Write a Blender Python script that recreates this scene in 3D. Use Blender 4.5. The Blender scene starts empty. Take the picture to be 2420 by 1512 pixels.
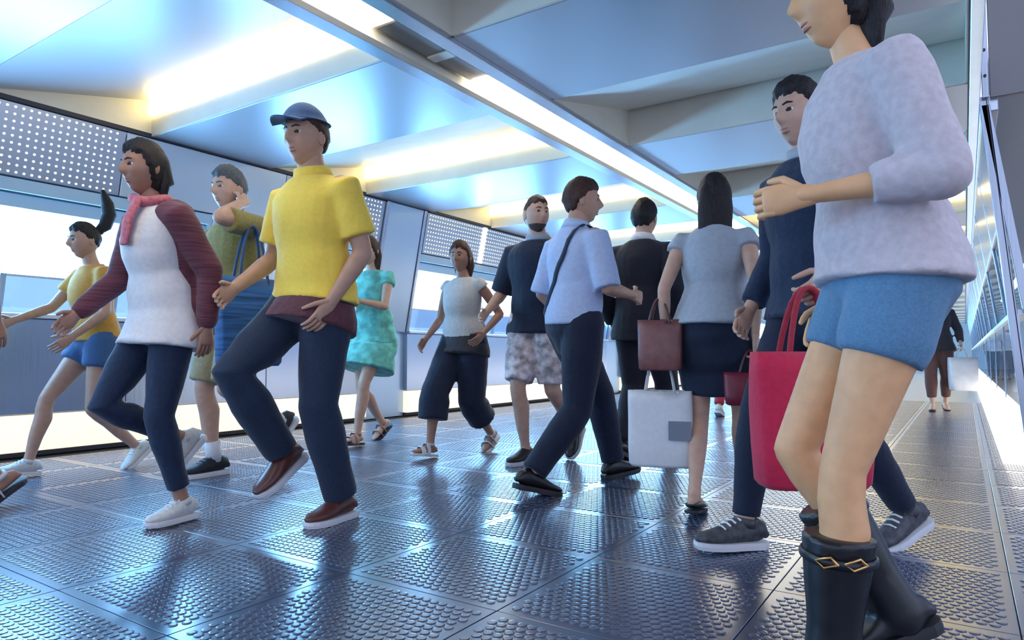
import bpy, bmesh, math, random
import numpy as np
from mathutils import Vector, Matrix

random.seed(4)
scene = bpy.context.scene
COL = scene.collection

# ------------------------------------------------------------------ camera
cam_d = bpy.data.cameras.new('camera')
cam = bpy.data.objects.new('camera', cam_d)
COL.objects.link(cam)
cam.location = (0, 0, .72)
cam.rotation_euler = (math.radians(93.005), 0, math.radians(33.736))
cam_d.sensor_width = 36
cam_d.lens = 36 * 1600 / 2420
cam_d.clip_start = .05
cam_d.clip_end = 200
scene.camera = cam

# ------------------------------------------------------------------ world, exposure
world = bpy.data.worlds.new('world')
scene.world = world
world.use_nodes = True
bg = world.node_tree.nodes['Background']
bg.inputs[0].default_value = (.58, .68, .96, 1)
bg.inputs[1].default_value = 1.5
vs = scene.view_settings
vs.view_transform = 'Standard'
vs.look = 'None'
vs.gamma = 1
vs.exposure = .18
vs.use_curve_mapping = False
scene.cycles.use_denoising = True
scene.cycles.max_bounces = 6
scene.cycles.use_adaptive_sampling = True
scene.cycles.adaptive_threshold = .02
scene.cycles.sample_clamp_indirect = 6

WARM = (1.0, .75, .27)
WARMW = (1.0, .89, .72)
DAY = (.22, .56, 1.0)

# ------------------------------------------------------------------ materials
MATS = {}
def mat(name, col=(.5, .5, .5), rough=.5, metal=0., spec=.5, emit=None, strength=0., noise=None, bump=None,
        coat=0., coat_rough=.1, scale=40., alpha_glass=None, aniso=None, sheen=0.):
    if name in MATS:
        return MATS[name]
    m = bpy.data.materials.new(name)
    m.use_nodes = True
    nt = m.node_tree
    b = nt.nodes['Principled BSDF']
    b.inputs['Base Color'].default_value = (*col, 1)
    b.inputs['Roughness'].default_value = rough
    b.inputs['Metallic'].default_value = metal
    b.inputs['Specular IOR Level'].default_value = spec
    b.inputs['Coat Weight'].default_value = coat
    b.inputs['Coat Roughness'].default_value = coat_rough
    b.inputs['Sheen Weight'].default_value = sheen
    if emit:
        b.inputs['Emission Color'].default_value = (*emit, 1)
        b.inputs['Emission Strength'].default_value = strength
    if noise or bump or aniso:
        tc = nt.nodes.new('ShaderNodeTexCoord')
        mp = nt.nodes.new('ShaderNodeMapping')
        nt.links.new(tc.outputs['Object'], mp.inputs[0])
        if aniso:
            mp.inputs['Scale'].default_value = aniso
        tx = nt.nodes.new('ShaderNodeTexNoise')
        tx.inputs['Scale'].default_value = scale
        tx.inputs['Detail'].default_value = 3
        nt.links.new(mp.outputs[0], tx.inputs['Vector'])
        if noise:
            rp = nt.nodes.new('ShaderNodeValToRGB')
            rp.color_ramp.elements[0].position = .35
            rp.color_ramp.elements[1].position = .65
            rp.color_ramp.elements[0].color = (*[max(0, c * (1 - noise)) for c in col], 1)
            rp.color_ramp.elements[1].color = (*[min(1, c * (1 + noise)) for c in col], 1)
            nt.links.new(tx.outputs[0], rp.inputs[0])
            nt.links.new(rp.outputs[0], b.inputs['Base Color'])
        if bump:
            bp = nt.nodes.new('ShaderNodeBump')
            bp.inputs['Strength'].default_value = bump
            bp.inputs['Distance'].default_value = .01
            nt.links.new(tx.outputs[0], bp.inputs['Height'])
            nt.links.new(bp.outputs[0], b.inputs['Normal'])
    MATS[name] = m
    return m

def glass_mat(name, tint, refl=.12, rough=.02):
    if name in MATS:
        return MATS[name]
    m = bpy.data.materials.new(name)
    m.use_nodes = True
    nt = m.node_tree
    nt.nodes.clear()
    out = nt.nodes.new('ShaderNodeOutputMaterial')
    mix = nt.nodes.new('ShaderNodeMixShader')
    tr = nt.nodes.new('ShaderNodeBsdfTransparent')
    gl = nt.nodes.new('ShaderNodeBsdfGlossy')
    lw = nt.nodes.new('ShaderNodeLayerWeight')
    mr = nt.nodes.new('ShaderNodeMapRange')
    lw.inputs[0].default_value = .25
    mr.inputs[3].default_value = refl * .5
    mr.inputs[4].default_value = min(.6, refl * 3)
    tr.inputs[0].default_value = (*tint, 1)
    gl.inputs['Roughness'].default_value = rough
    nt.links.new(lw.outputs['Fresnel'], mr.inputs[0])
    nt.links.new(mr.outputs[0], mix.inputs[0])
    nt.links.new(tr.outputs[0], mix.inputs[1])
    nt.links.new(gl.outputs[0], mix.inputs[2])
    nt.links.new(mix.outputs[0], out.inputs[0])
    MATS[name] = m
    return m

RUBBER = mat('studded_rubber', (.018, .032, .086), .32, spec=.9, noise=.12, scale=9, coat=1., coat_rough=.19)
STUD = mat('rubber_studs', (.020, .035, .092), .34, spec=.9, noise=.1, scale=30, coat=1., coat_rough=.21)
JOINT = mat('floor_joint', (.012, .013, .018), .6)
SATIN = mat('satin_ceiling_metal', (.50, .52, .58), .36, metal=.6, bump=.03, scale=3)
MATTEP = mat('ceiling_recess_paint', (.77, .74, .64), .42, spec=.4, noise=.03, scale=5)
CREAM = mat('cream_painted_metal', (.76, .73, .62), .38, spec=.4, noise=.03, scale=4)
TRIMM = mat('blue_grey_trim', (.52, .60, .72), .24, metal=.8, noise=.04, scale=6)
DARK = mat('dark_gap', (.03, .035, .055), .5)
STEEL = mat('brushed_steel', (.62, .66, .72), .30, metal=.95, bump=.06, scale=60, aniso=(1, .03, 1))
STEELV = mat('brushed_steel_upright', (.44, .48, .56), .25, metal=.95, bump=.06, scale=60, aniso=(1, 1, .03))
PILAS = mat('pilaster_metal', (.52, .64, .76), .30, metal=.55, bump=.05, scale=50, aniso=(1, 1, .03))
SILLM = mat('pale_sill', (.78, .82, .88), .3, metal=.4)
SOFFIT = mat('window_soffit', (.55, .74, .86), .3, metal=.1)
LAMP_W = mat('channel_lamp_diffuser', (1, 1, 1), .5, emit=WARMW, strength=9)
LAMP_C = mat('cove_lamp_diffuser', (1, 1, 1), .5, emit=WARM, strength=5)
LAMP_S = mat('skirting_lamp_face', (.9, .87, .8), .35, emit=(1, .86, .62), strength=.78, noise=.06, scale=3)
LAMP_R = mat('wall_foot_lamp_face', (1, 1, 1), .4, emit=(1, .90, .74), strength=2.6)
LAMP_D = mat('dot_lamp', (1, 1, 1), .5, emit=(1, .84, .50), strength=1.05)
SCREEN = mat('backlit_window_screen', (.9, .95, 1), .5, emit=DAY, strength=28)
PERF = mat('perforated_panel_metal', (.46, .50, .56), .30, metal=.8, bump=.04, scale=30)
PLAINP = mat('plain_upper_panel', (.66, .72, .76), .28, metal=.45, bump=.04, scale=20)
GLASS = glass_mat('clear_glass', (.80, .90, 1.0))
GLASSB = glass_mat('blue_glass', (.66, .84, 1.0), .2)

# ------------------------------------------------------------------ helpers
def link(name, me, m=None, parent=None):
    o = bpy.data.objects.new(name, me)
    COL.objects.link(o)
    if m is not None and me is not None and not me.materials:
        me.materials.append(m)
    if parent is not None:
        o.parent = parent
    return o

def empty(name, loc=(0, 0, 0), rz=0.):
    o = bpy.data.objects.new(name, None)
    COL.objects.link(o)
    o.location = loc
    o.rotation_euler.z = rz
    o.empty_display_size = .1
    return o

def tag(o, label=None, cat=None, group=None, kind=None):
    if label: o['label'] = label
    if cat: o['category'] = cat
    if group: o['group'] = group
    if kind: o['kind'] = kind
    return o

def prism(sec, axis, a, b):
    """closed prism: 2-D section sec swept from a to b along axis ('x','y','z')"""
    n = len(sec)
    vs_ = []
    for t in (a, b):
        for p, q in sec:
            vs_.append({'x': (t, p, q), 'y': (p, t, q), 'z': (p, q, t)}[axis])
    fs = [tuple(range(n))[::-1], tuple(range(n, 2 * n))]
    fs += [(i, (i + 1) % n, n + (i + 1) % n, n + i) for i in range(n)]
    return vs_, fs

def mesh_from(name, parts, bevel=0.):
    bm = bmesh.new()
    for vs_, fs in parts:
        bv = [bm.verts.new(v) for v in vs_]
        for f in fs:
            try:
                bm.faces.new([bv[i] for i in f])
            except ValueError:
                pass
    bmesh.ops.recalc_face_normals(bm, faces=bm.faces)
    if bevel:
        bmesh.ops.bevel(bm, geom=list(bm.edges), offset=bevel, segments=1, affect='EDGES')
    me = bpy.data.meshes.new(name)
    bm.to_mesh(me)
    bm.free()
    return me

def box(x0, x1, y0, y1, z0, z1):
    return prism([(x0, y0), (x1, y0), (x1, y1), (x0, y1)], 'z', z0, z1)

def put(name, parts, m, parent=None, bevel=0.):
    if isinstance(parts, tuple):
        parts = [parts]
    return link(name, mesh_from(name, parts, bevel), m, parent)

# ------------------------------------------------------------------ floor
T = .61
X0, Y0 = .10, 1.60
floor = put('floor', box(-6.2, 4.2, -4, 46, -.20, -.013), JOINT)
tag(floor, kind='structure')
def tile_mesh():
    h = T / 2 - .0015
    return mesh_from('floor_tile', [box(-h, h, -h, h, -.012, 0)], .0012)
def stud_mesh():
    n, r, p = 10, .0137, .0305
    vs_, fs = [], []
    k = 18
    off = (k - 1) * p / 2
    def stud(cx, cy):
        b = len(vs_)
        for rr, z in ((r, -.0005), (r * .98, .0014), (r * .90, .0023), (r * .60, .0026)):
            for i in range(n):
                a = 2 * math.pi * i / n
                vs_.append((cx + rr * math.cos(a), cy + rr * math.sin(a), z))
        for j in range(3):
            for i in range(n):
                fs.append((b + j * n + i, b + j * n + (i + 1) % n, b + (j + 1) * n + (i + 1) % n, b + (j + 1) * n + i))
        fs.append(tuple(b + 3 * n + i for i in range(n)))
    for i in range(k):
        for j in range(k):
            stud(i * p - off + (p / 4 if j % 2 else -p / 4), j * p - off)
    me = bpy.data.meshes.new('tile_studs')
    me.from_pydata(vs_, [], fs)
    me.update()
    return me
TM, SM = tile_mesh(), stud_mesh()
TM.materials.append(RUBBER)
SM.materials.append(STUD)
for j in range(-2, 18):
    for i in range(-1, 10):
        cx, cy = X0 - (i + .5) * T, Y0 + (j + .5) * T
        if cx - T / 2 < -5.66:
            continue
        t = link('floor_tile', TM, parent=floor)
        t.location = (cx, cy, 0)
        if True:
            s = link('tile_studs', SM, parent=t)
            s['kind'] = 'stuff'
# beyond the tiles that can be told apart the rubber goes on as one surface
far = put('far_rubber_flooring', [box(X0 - 9.5 * T, X0 + T, Y0 + 18 * T + .002, 46, -.012, 0),
                                  box(X0 + T + .002, 4.2, 5.7, 46, -.012, 0)], RUBBER, floor)

# ------------------------------------------------------------------ ceiling
ceiling = empty('ceiling')
tag(ceiling, kind='structure')
BAY, ZL, ZH = 2.31, 2.45, 2.73
XL, XCL, XCR, XR = -5.31, -2.76, -2.27, .07
LSEC = 1.08
put('ceiling_deck', box(-6.2, .12, -4, 46, 2.80, 2.86), DARK, ceiling)
for k in range(-3, 19):
    yb = 2.82 + BAY * k
    for side, (xa, xb) in enumerate(((XL, XCL), (XCR, XR))):
        put('ceiling_panel', box(xa, xb, yb + .004, yb + LSEC, ZL, ZL + .02), SATIN, ceiling, .002)
        yn = yb + BAY
        put('recess_panel', prism([(yb + LSEC + .004, ZL + .004), (yn - .055, ZH), (yn - .055, ZH + .02), (yb + LSEC + .004, ZL + .024)], 'x', xa + .012, xb - .012),
            SATIN if side == 0 and k < 0 else MATTEP, ceiling)
        tri = [(yb + LSEC - .02, ZL), (yn, ZL), (yn, ZH + .03), (yn - .05, ZH + .03)]
        put('recess_cheek', prism(tri, 'x', xa - .004, xa + .012), CREAM, ceiling)
        put('recess_cheek', prism(tri, 'x', xb - .012, xb + .004), CREAM, ceiling)
        lit = side == 0 or k >= 2
        put('cove_lip', box(xa, xb, yn - .022, yn, ZL, ZL + (.155 if lit else .30)), CREAM if lit else MATTEP, ceiling, .002)
        if lit:
            lamp = put('cove_lamp', box(xa + .014, xb - .014, yn - .045, yn - .010, ZL + .155, ZH + .02), LAMP_C, ceiling)
# dark seam above the wall head
put('shadow_gap', box(XL - .05, XL - .004, -4, 46, 2.462, 2.80), DARK, ceiling)
put('ceiling_edge_trim', box(.075, .135, -4, 46, 2.43, 2.50), TRIMM, ceiling, .004)
put('edge_seam', box(.066, .075, -4, 46, 2.44, 2.52), DARK, ceiling)
# dark slots in the flat panels on the far half
for k in (2, 4):
    yb = 2.82 + BAY * k
    put('ceiling_slot', box(-1.75, -.55, yb + .50, yb + .54, ZL - .003, ZL + .003), DARK, ceiling)

# central light channel
channel = empty('ceiling_light_channel', (0, 0, 0))
tag(channel, 'long recessed light channel running down the middle of the ceiling', 'light channel')
put('channel_back', box(-2.66, -2.36, -4, 46, 2.53, 2.56), mat('channel_reflector', (.55, .54, .52), .25, metal=.7), channel)
put('outer_trim', box(XCL, -2.655, -4, 46, 2.425, 2.53), TRIMM, channel, .003)
put('inner_lip', prism([(-2.655, 2.425), (-2.622, 2.44), (-2.640, 2.53), (-2.655, 2.53)], 'y', -4, 46), CREAM, channel)
put('outer_trim', box(-2.365, XCR, -4, 46, 2.425, 2.53), TRIMM, channel, .003)
put('inner_lip', prism([(-2.365, 2.425), (-2.385, 2.44), (-2.375, 2.53), (-2.365, 2.53)], 'y', -4, 46), STEEL, channel)
put('gear_cover', box(-2.60, -2.41, 2.56, 2.98, 2.485, 2.53), mat('gear_cover_grey', (.20, .19, .19), .3, metal=.6), channel, .006)
put('lamp_socket', box(-2.60, -2.41, 2.98, 3.06, 2.475, 2.53), CREAM, channel, .006)
put('gear_cover', box(-2.60, -2.41, 3.06, 3.40, 2.485, 2.53), MATS['gear_cover_grey'], channel, .006)
y = -4
for a, b in ((-4, 2.52), (3.42, 7.0), (7.02, 10.6), (11.3, 14.9), (14.92, 18.5), (19.2, 30)):
    put('tube_lamp', box(-2.60, -2.41, a, b, 2.462, 2.50), LAMP_W, channel, .008)

# ------------------------------------------------------------------ left wall
wall_left = empty('wall_left')
tag(wall_left, kind='structure')
def lx(z):
    return -5.6 + .295 * max(0., z - 1.02) / 1.44
def lean_panel(name, y0, y1, z0, z1, m, parent, off=0., th=.02, bevel=0.):
    sec = [(lx(z0) + off, z0), (lx(z1) + off, z1), (lx(z1) + off - th, z1), (lx(z0) + off - th, z0)]
    return put(name, prism(sec, 'y', y0, y1), m, parent, bevel)
put('wall_head_trim', prism([(lx(2.44) - .03, 2.44), (lx(2.44) + .012, 2.44), (lx(2.47) + .012, 2.47), (lx(2.47) - .03, 2.47)], 'y', -4, 46), DARK, wall_left)
PILS = [(-6.3, -5.6), (-.45, .20), (5.43, 6.10), (11.6, 12.27), (17.8, 18.5), (24, 24.7)]
LITS = [(-4, -.45), (.20, 5.43), (6.10, 11.6), (12.27, 17.8), (18.5, 24), (24.7, 46)]
for a, b in PILS[1:]:
    put('pilaster_base', box(-5.80, -5.66, a - .02, b + .02, 0, 1.0), PILAS, wall_left)
    w = (b - a)
    lean_panel('pilaster_face', a + .05, b - .05, 1.0, 2.44, PILAS, wall_left, .015, .08, .004)
    lean_panel('pilaster_edge', a, a + .045, 1.0, 2.44, STEELV, wall_left, .03, .09, .004)
    lean_panel('pilaster_edge', b - .045, b, 1.0, 2.44, STEELV, wall_left, .03, .09, .004)
for a, b in LITS:
    n = max(1, round((b - a) / 1.31))
    if b > 40: n = 6
    w = (b - a) / n
    for i in range(n):
        p, q = a + i * w + .003, a + (i + 1) * w - .003
        put('skirting_lamp', box(-5.66, -5.585, p, q, .035, .292), LAMP_S, wall_left, .003)
        put('dado_panel', box(-5.66, -5.600, p, q, .300, .985), STEELV, wall_left, .003)
    put('plinth', box(-5.70, -5.62, a, b, 0, .035), DARK, wall_left)
    put('sill_ledge', box(-5.72, -5.555, a, b, .988, 1.022), SILLM, wall_left, .004)
    put('wall_backing', box(-5.95, -5.80, a, b, 0, .99), DARK, wall_left)
lean_panel('wall_backing', -4, 46, 1.78, 2.46, DARK, wall_left, -.14, .02)

def window(idx, y0, y1, splits, screens=True):
    w = empty('window_%d' % idx)
    tag(w, kind='structure')
    # screens are pulled-down translucent blinds, glowing with daylight
    for p, q in splits:
        lean_panel('window_screen', p, q, 1.30, 1.755, SCREEN, w, -.075, .012)
        lean_panel('screen_rail', p, q, 1.285, 1.300, SILLM, w, -.07, .02)
    for p, q in splits:
        lean_panel('mullion', p - .012, p + .022, 1.022, 1.30, PILAS, w, -.06, .04)
    lean_panel('mullion', y1 - .03, y1, 1.022, 1.95, PILAS, w, -.02, .09)
    lean_panel('mullion', y0, y0 + .03, 1.022, 1.95, PILAS, w, -.02, .09)
    lean_panel('window_soffit', y0, y1, 1.76, 1.85, SOFFIT, w, -.06, .02)
    lean_panel('window_head', y0, y1, 1.86, 1.945, SOFFIT, w, -.01, .03)
    lean_panel('pane', y0, y1, 1.022, 1.30, GLASSB, w, -.09, .008)
    return w
window(1, -4, -.45, [(-4, -2.2), (-2.18, -.5)])
window(2, .20, 3.42, [(.22, 1.06), (1.08, 1.93), (1.95, 2.60), (2.72, 3.38)])
window(3, 4.12, 5.43, [(4.15, 4.62), (4.70, 5.38)])
window(4, 6.10, 8.95, [(6.13, 6.90), (7.34, 7.95), (8.0, 8.9)])
window(5, 9.7, 11.6, [(9.75, 10.6), (10.62, 11.55)])
window(6, 12.27, 17.8, [(12.3, 13.6), (13.65, 15), (15.05, 16.4), (16.45, 17.75)])
window(7, 18.5, 24, [(18.55, 20), (20.05, 22), (22.05, 23.95)])
window(8, 24.7, 46, [(24.75, 30), (30.05, 36), (36.05, 45.9)])
for a, b in ((3.42, 4.12), (8.95, 9.7)):
    lean_panel('solid_infill', a + .002, b - .002, 1.022, 1.945, PLAINP, wall_left, 0, .05, .003)
def dots(y0, y1):
    p = lean_panel('perforated_panel', y0 + .004, y1 - .004, 1.955, 2.435, PERF, wall_left, 0, .03, .003)
    vs_, fs = [], []
    g, r, n = .0475, .0085, 8
    ny, nz = int((y1 - y0 - .05) / g), 10
    m0 = (y1 - y0 - (ny - 1) * g) / 2
    tz = Vector((.295, 0, 1.44)).normalized()
    nn = Vector((tz.z, 0, -tz.x))
    for i in range(ny):
        for j in range(nz):
            z = 1.981 + j * g
            c = Vector((lx(z), y0 + m0 + i * g, z)) + nn * .0035
            b = len(vs_)
            for t in range(n):
                a = 2 * math.pi * t / n
                vs_.append(tuple(c + tz * (r * math.cos(a)) + Vector((0, r * math.sin(a), 0))))
            for t in range(n):
                a = 2 * math.pi * t / n
                vs_.append(tuple(c - nn * .006 + tz * (r * math.cos(a)) + Vector((0, r * math.sin(a), 0))))
            fs.append(tuple(range(b, b + n)))
            for t in range(n):
                fs.append((b + t, b + (t + 1) % n, b + n + (t + 1) % n, b + n + t))
    me = bpy.data.meshes.new('light_dots')
    me.from_pydata(vs_, [], fs)
    d = link('light_dots', me, LAMP_D, p)
    d['kind'] = 'stuff'
for a, b in ((.20, 2.62), (4.10, 5.43), (6.14, 8.95), (9.7, 11.6), (12.27, 15.0)):
    dots(a, b)
for a, b in ((-4, -.45), (2.62, 4.10), (8.95, 9.7), (15.0, 17.8), (18.5, 24), (24.7, 46)):
    lean_panel('plain_panel', a + .004, b - .004, 1.955, 2.435, PLAINP, wall_left, .002, .03, .003)
lean_panel('upright_reflection', 7.28, 7.34, 1.965, 2.43, LAMP_W, wall_left, .012, .012)  # glowing strip added to imitate a light's reflection on the panel

# ------------------------------------------------------------------ right wall
wall_right = empty('wall_right')
tag(wall_right, kind='structure')
YE = 5.60
def rx(z):
    return .335 - .19 * max(0., z - 1.0) / 1.44
def rlean(name, y0, y1, z0, z1, m, off=0., th=.02, bevel=0., parent=None):
    sec = [(rx(z0) + off, z0), (rx(z1) + off, z1), (rx(z1) + off + th, z1), (rx(z0) + off + th, z0)]
    return put(name, prism(sec, 'y', y0, y1), m, parent or wall_right, bevel)
y = YE
i = 0
while y < 40:
    w = 2.1
    put('foot_lamp', prism([(.19, .0), (.285, .315), (.36, .315), (.36, 0)], 'y', y, y + w - .01), LAMP_R, wall_right, .003)
    pane = put('pane', box(.300, .308, y + .03, y + w - .03, .35, .98), glass_mat('foot_glass', (.86, .93, 1.0), .05), wall_right)
    put('mullion', box(.299, .309, y - .025, y + .025, .32, .99), STEELV, wall_right)
    rlean('leaning_pane', y + .03, y + w - .03, 1.06, 1.70, GLASSB, .01, .01)
    rlean('leaning_panel', y + .035, y + w - .035, 1.72, 2.38, mat('warm_satin_steel', (.66, .58, .54), .22, metal=.9, bump=.03, scale=8), .0, .02, .002)
    rlean('cross_rail', y + .03, y + w - .03, 1.695, 1.725, STEEL, -.006, .03)
    rlean('leaning_mullion', y - .03, y + .03, 1.0, 2.43, STEELV, -.004, .05, .003)
    y += w
put('sill_ledge', box(.275, .38, YE, 40, .985, 1.03), SILLM, wall_right, .004)
put('wall_head_trim', box(.135, .24, YE, 40, 2.39, 2.50), STEEL, wall_right, .004)
rlean('end_frame', YE - .03, YE + .02, .0, 2.46, STEELV, -.012, .055, .004)
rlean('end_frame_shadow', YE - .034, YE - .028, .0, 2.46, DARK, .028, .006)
ret = empty('wall_return')
tag(ret, kind='structure')
put('end_pane', box(.39, 1.6, YE, YE + .012, .05, 2.46), mat('pale_blue_backed_glass', (.55, .70, .88), .07, metal=.7), ret)
put('end_fascia', box(.195, 1.6, YE - .04, YE, 2.47, 3.4), mat('dark_fascia', (.16, .155, .16), .25, metal=.8), ret, .003)
rail = put('fixing_rail', box(.150, .188, YE - .06, YE - .03, 2.47, 3.4), STEELV, ret, .003)
for z in (2.62, 2.80, 2.99, 3.17):
    put('fixing_slot', prism([(.169 + .010 * math.cos(a), z + .012 * math.sin(a)) for a in [t * math.pi / 4 for t in range(8)]], 'y', YE - .064, YE - .059), DARK, rail)
hall = put('wall_hall', box(4.05, 4.2, 5.7, 46, 0, 3.4), mat('hall_wall_paint', (.55, .70, .90), .5), None)
tag(hall, kind='structure')
hc = put('ceiling_hall', box(.25, 4.2, 5.7, 46, 3.35, 3.45), SATIN, None)
tag(hc, kind='structure')
we = put('wall_end', box(-6.2, 4.2, 44, 44.2, 0, 3.4), mat('end_wall_paint', (.8, .8, .78), .5), None)
tag(we, kind='structure')
hl = empty('hall_light', (1.6, 20, 3.3))
tag(hl, 'long bright ceiling light seen through the glass of the neighbouring hall', 'light')
put('diffuser', box(-.1, .1, -13, 20, 0, .03), LAMP_W, hl)
put('housing', box(-.14, .14, -13.05, 20.05, .03, .05), STEEL, hl)

# ================================================================== people
def rot_about(v, axis, ang):
    return Matrix.Rotation(ang, 3, axis) @ v

def tube(buf, pts, rad, ref, n=14, round_ends=(True, True)):
    """closed loft through pts with elliptic rings (a along ref, b across)"""
    vs_, fs = buf
    pts = [Vector(p) for p in pts]
    rings = []
    m = len(pts)
    tang = []
    for i in range(m):
        t = pts[min(i + 1, m - 1)] - pts[max(i - 1, 0)]
        tang.append(t.normalized())
    def add(c, t, a, b):
        s = Vector(ref) - t * t.dot(Vector(ref))
        if s.length < 1e-4:
            s = t.orthogonal()
        s.normalize()
        o = t.cross(s)
        base = len(vs_)
        for i in range(n):
            an = 2 * math.pi * i / n
            vs_.append(tuple(c + s * (a * math.cos(an)) + o * (b * math.sin(an))))
        rings.append(base)
    rad = [(r, r) if not isinstance(r, (tuple, list)) else r for r in rad]
    if round_ends[0]:
        a, b = rad[0]; h = min(a, b)
        add(pts[0] - tang[0] * h * .86, tang[0], a * .5, b * .5)
        add(pts[0] - tang[0] * h * .5, tang[0], a * .86, b * .86)
    for i in range(m):
        add(pts[i], tang[i], *rad[i])
    if round_ends[1]:
        a, b = rad[-1]; h = min(a, b)
        add(pts[-1] + tang[-1] * h * .5, tang[-1], a * .86, b * .86)
        add(pts[-1] + tang[-1] * h * .86, tang[-1], a * .5, b * .5)
    for r0, r1 in zip(rings, rings[1:]):
        for i in range(n):
            fs.append((r0 + i, r0 + (i + 1) % n, r1 + (i + 1) % n, r1 + i))
    fs.append(tuple(rings[0] + i for i in range(n))[::-1])
    fs.append(tuple(rings[-1] + i for i in range(n)))

def blob(buf, c, r, n=12, m=8, rot=None):
    vs_, fs = buf
    b = len(vs_)
    c = Vector(c)
    R = rot or Matrix.Identity(3)
    vs_.append(tuple(c + R @ Vector((0, 0, r[2]))))
    for j in range(1, m):
        ph = math.pi * j / m
        for i in range(n):
            th = 2 * math.pi * i / n
            vs_.append(tuple(c + R @ Vector((r[0] * math.sin(ph) * math.cos(th), r[1] * math.sin(ph) * math.sin(th), r[2] * math.cos(ph)))))
    vs_.append(tuple(c - R @ Vector((0, 0, r[2]))))
    e = len(vs_) - 1
    for i in range(n):
        fs.append((b, b + 1 + i, b + 1 + (i + 1) % n))
        fs.append((e, b + 1 + (m - 2) * n + (i + 1) % n, b + 1 + (m - 2) * n + i))
    for j in range(m - 2):
        for i in range(n):
            p = b + 1 + j * n
            fs.append((p + i, p + n + i, p + n + (i + 1) % n, p + (i + 1) % n))

CLOUD = bpy.data.textures.new('cloth_folds', 'CLOUDS')
CLOUD.noise_scale = .16
CLOUD.noise_depth = 2

def fuse(name, buf, voxel, smooth=3, folds=0.):
    """union of the lofts as one continuous surface"""
    me = bpy.data.meshes.new(name)
    me.from_pydata(buf[0], [], buf[1])
    bm = bmesh.new(); bm.from_mesh(me)
    bmesh.ops.recalc_face_normals(bm, faces=bm.faces)
    bm.to_mesh(me); bm.free()
    o = bpy.data.objects.new('tmp', me)
    COL.objects.link(o)
    r = o.modifiers.new('r', 'REMESH'); r.mode = 'VOXEL'; r.voxel_size = voxel
    if smooth:
        s = o.modifiers.new('s', 'SMOOTH'); s.factor = .5; s.iterations = smooth
    if folds:
        d = o.modifiers.new('d', 'DISPLACE'); d.texture = CLOUD; d.strength = folds; d.mid_level = .45
        d.texture_coords = 'LOCAL'
        s = o.modifiers.new('s2', 'SMOOTH'); s.factor = .5; s.iterations = 2
    dg = bpy.context.evaluated_depsgraph_get()
    out = bpy.data.meshes.new_from_object(o.evaluated_get(dg))
    out.name = name
    bpy.data.objects.remove(o)
    bpy.data.meshes.remove(me)
    out.polygons.foreach_set('use_smooth', [True] * len(out.polygons))
    return out

def raw(name, buf, smooth=True, mats=None, slots=None):
    me = bpy.data.meshes.new(name)
    me.from_pydata([tuple(v) for v in buf[0]], [], buf[1])
    bm = bmesh.new(); bm.from_mesh(me)
    bmesh.ops.recalc_face_normals(bm, faces=bm.faces)
    bm.to_mesh(me); bm.free()
    if smooth:
        me.polygons.foreach_set('use_smooth', [True] * len(me.polygons))
    return me

def join_meshes(name, meshes):
    bm = bmesh.new()
    for me in meshes:
        bm.from_mesh(me)
    out = bpy.data.meshes.new(name)
    bm.to_mesh(out); bm.free()
    out.polygons.foreach_set('use_smooth', [True] * len(out.polygons))
    for me in meshes:
        bpy.data.meshes.remove(me)
    return out

def g2(x, z, cx, cz, sx, sz):
    return math.exp(-((x - cx) / sx) ** 2 - ((z - cz) / sz) ** 2)

def head_point(d, fem):
    x, y, z = d
    p = Vector((.075 * x, .096 * y, .119 * z))
    if z < 0:
        p.x *= 1 - (.34 if fem else .26) * (-z) ** 1.6
        if y < 0:
            p.y *= 1 - .45 * (-z)
    if y > 0:
        p.y *= .93
        X, Z = p.x, p.z
        k = min(1., y * 2.2)
        f = 0.
        f += .023 * g2(X, Z, 0, -.018, .0105, .017) + .012 * g2(X, Z, 0, .006, .008, .02)
        for s in (-1, 1):
            f -= .0085 * g2(X, Z, s * .031, .010, .015, .010)
            f += .0045 * g2(X, Z, s * .030, .031, .020, .008)
            f += .004 * g2(X, Z, s * .043, -.022, .016, .016)
            f += .004 * g2(X, Z, s * .011, -.024, .006, .007)
        f += .0065 * g2(X, Z, 0, -.050, .018, .006) + .0065 * g2(X, Z, 0, -.063, .015, .006)
        f -= .0035 * g2(X, Z, 0, -.0565, .022, .0028)
        f += .009 * g2(X, Z, 0, -.096, .020, .014)
        p.y += f * k
    return p

def hair_limit(dy, style):
    pts = {'short': ((-1, -.50), (-.5, -.40), (-.12, -.05), (.15, .22), (.45, .48), (.8, .60), (1, .62)),
           'long': ((-1, -.95), (-.5, -.9), (-.1, -.75), (.12, -.25), (.40, .38), (.7, .60), (1, .64)),
           'tied': ((-1, -.40), (-.5, -.30), (-.12, .0), (.15, .22), (.45, .50), (.8, .62), (1, .64)),
           'bald': ((-1, -.40), (-.5, -.2), (-.1, .0), (.2, .55), (.45, .9), (.8, 1.2), (1, 1.3))}[style]
    for (a, u), (b, v) in zip(pts, pts[1:]):
        if dy <= b:
            return u + (v - u) * (dy - a) / (b - a)
    return pts[-1][1]

def sph(n, m):
    vs_, fs = [], []
    vs_.append(Vector((0, 0, 1)))
    for j in range(1, m):
        ph = math.pi * j / m
        for i in range(n):
            th = 2 * math.pi * i / n
            vs_.append(Vector((math.sin(ph) * math.sin(th), math.sin(ph) * math.cos(th), math.cos(ph))))
    vs_.append(Vector((0, 0, -1)))
    e = len(vs_) - 1
    for i in range(n):
        fs.append((0, 1 + i, 1 + (i + 1) % n))
        fs.append((e, 1 + (m - 2) * n + (i + 1) % n, 1 + (m - 2) * n + i))
    for j in range(m - 2):
        for i in range(n):
            p = 1 + j * n
            fs.append((p + i, p + n + i, p + n + (i + 1) % n, p + (i + 1) % n))
    return vs_, fs

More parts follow.
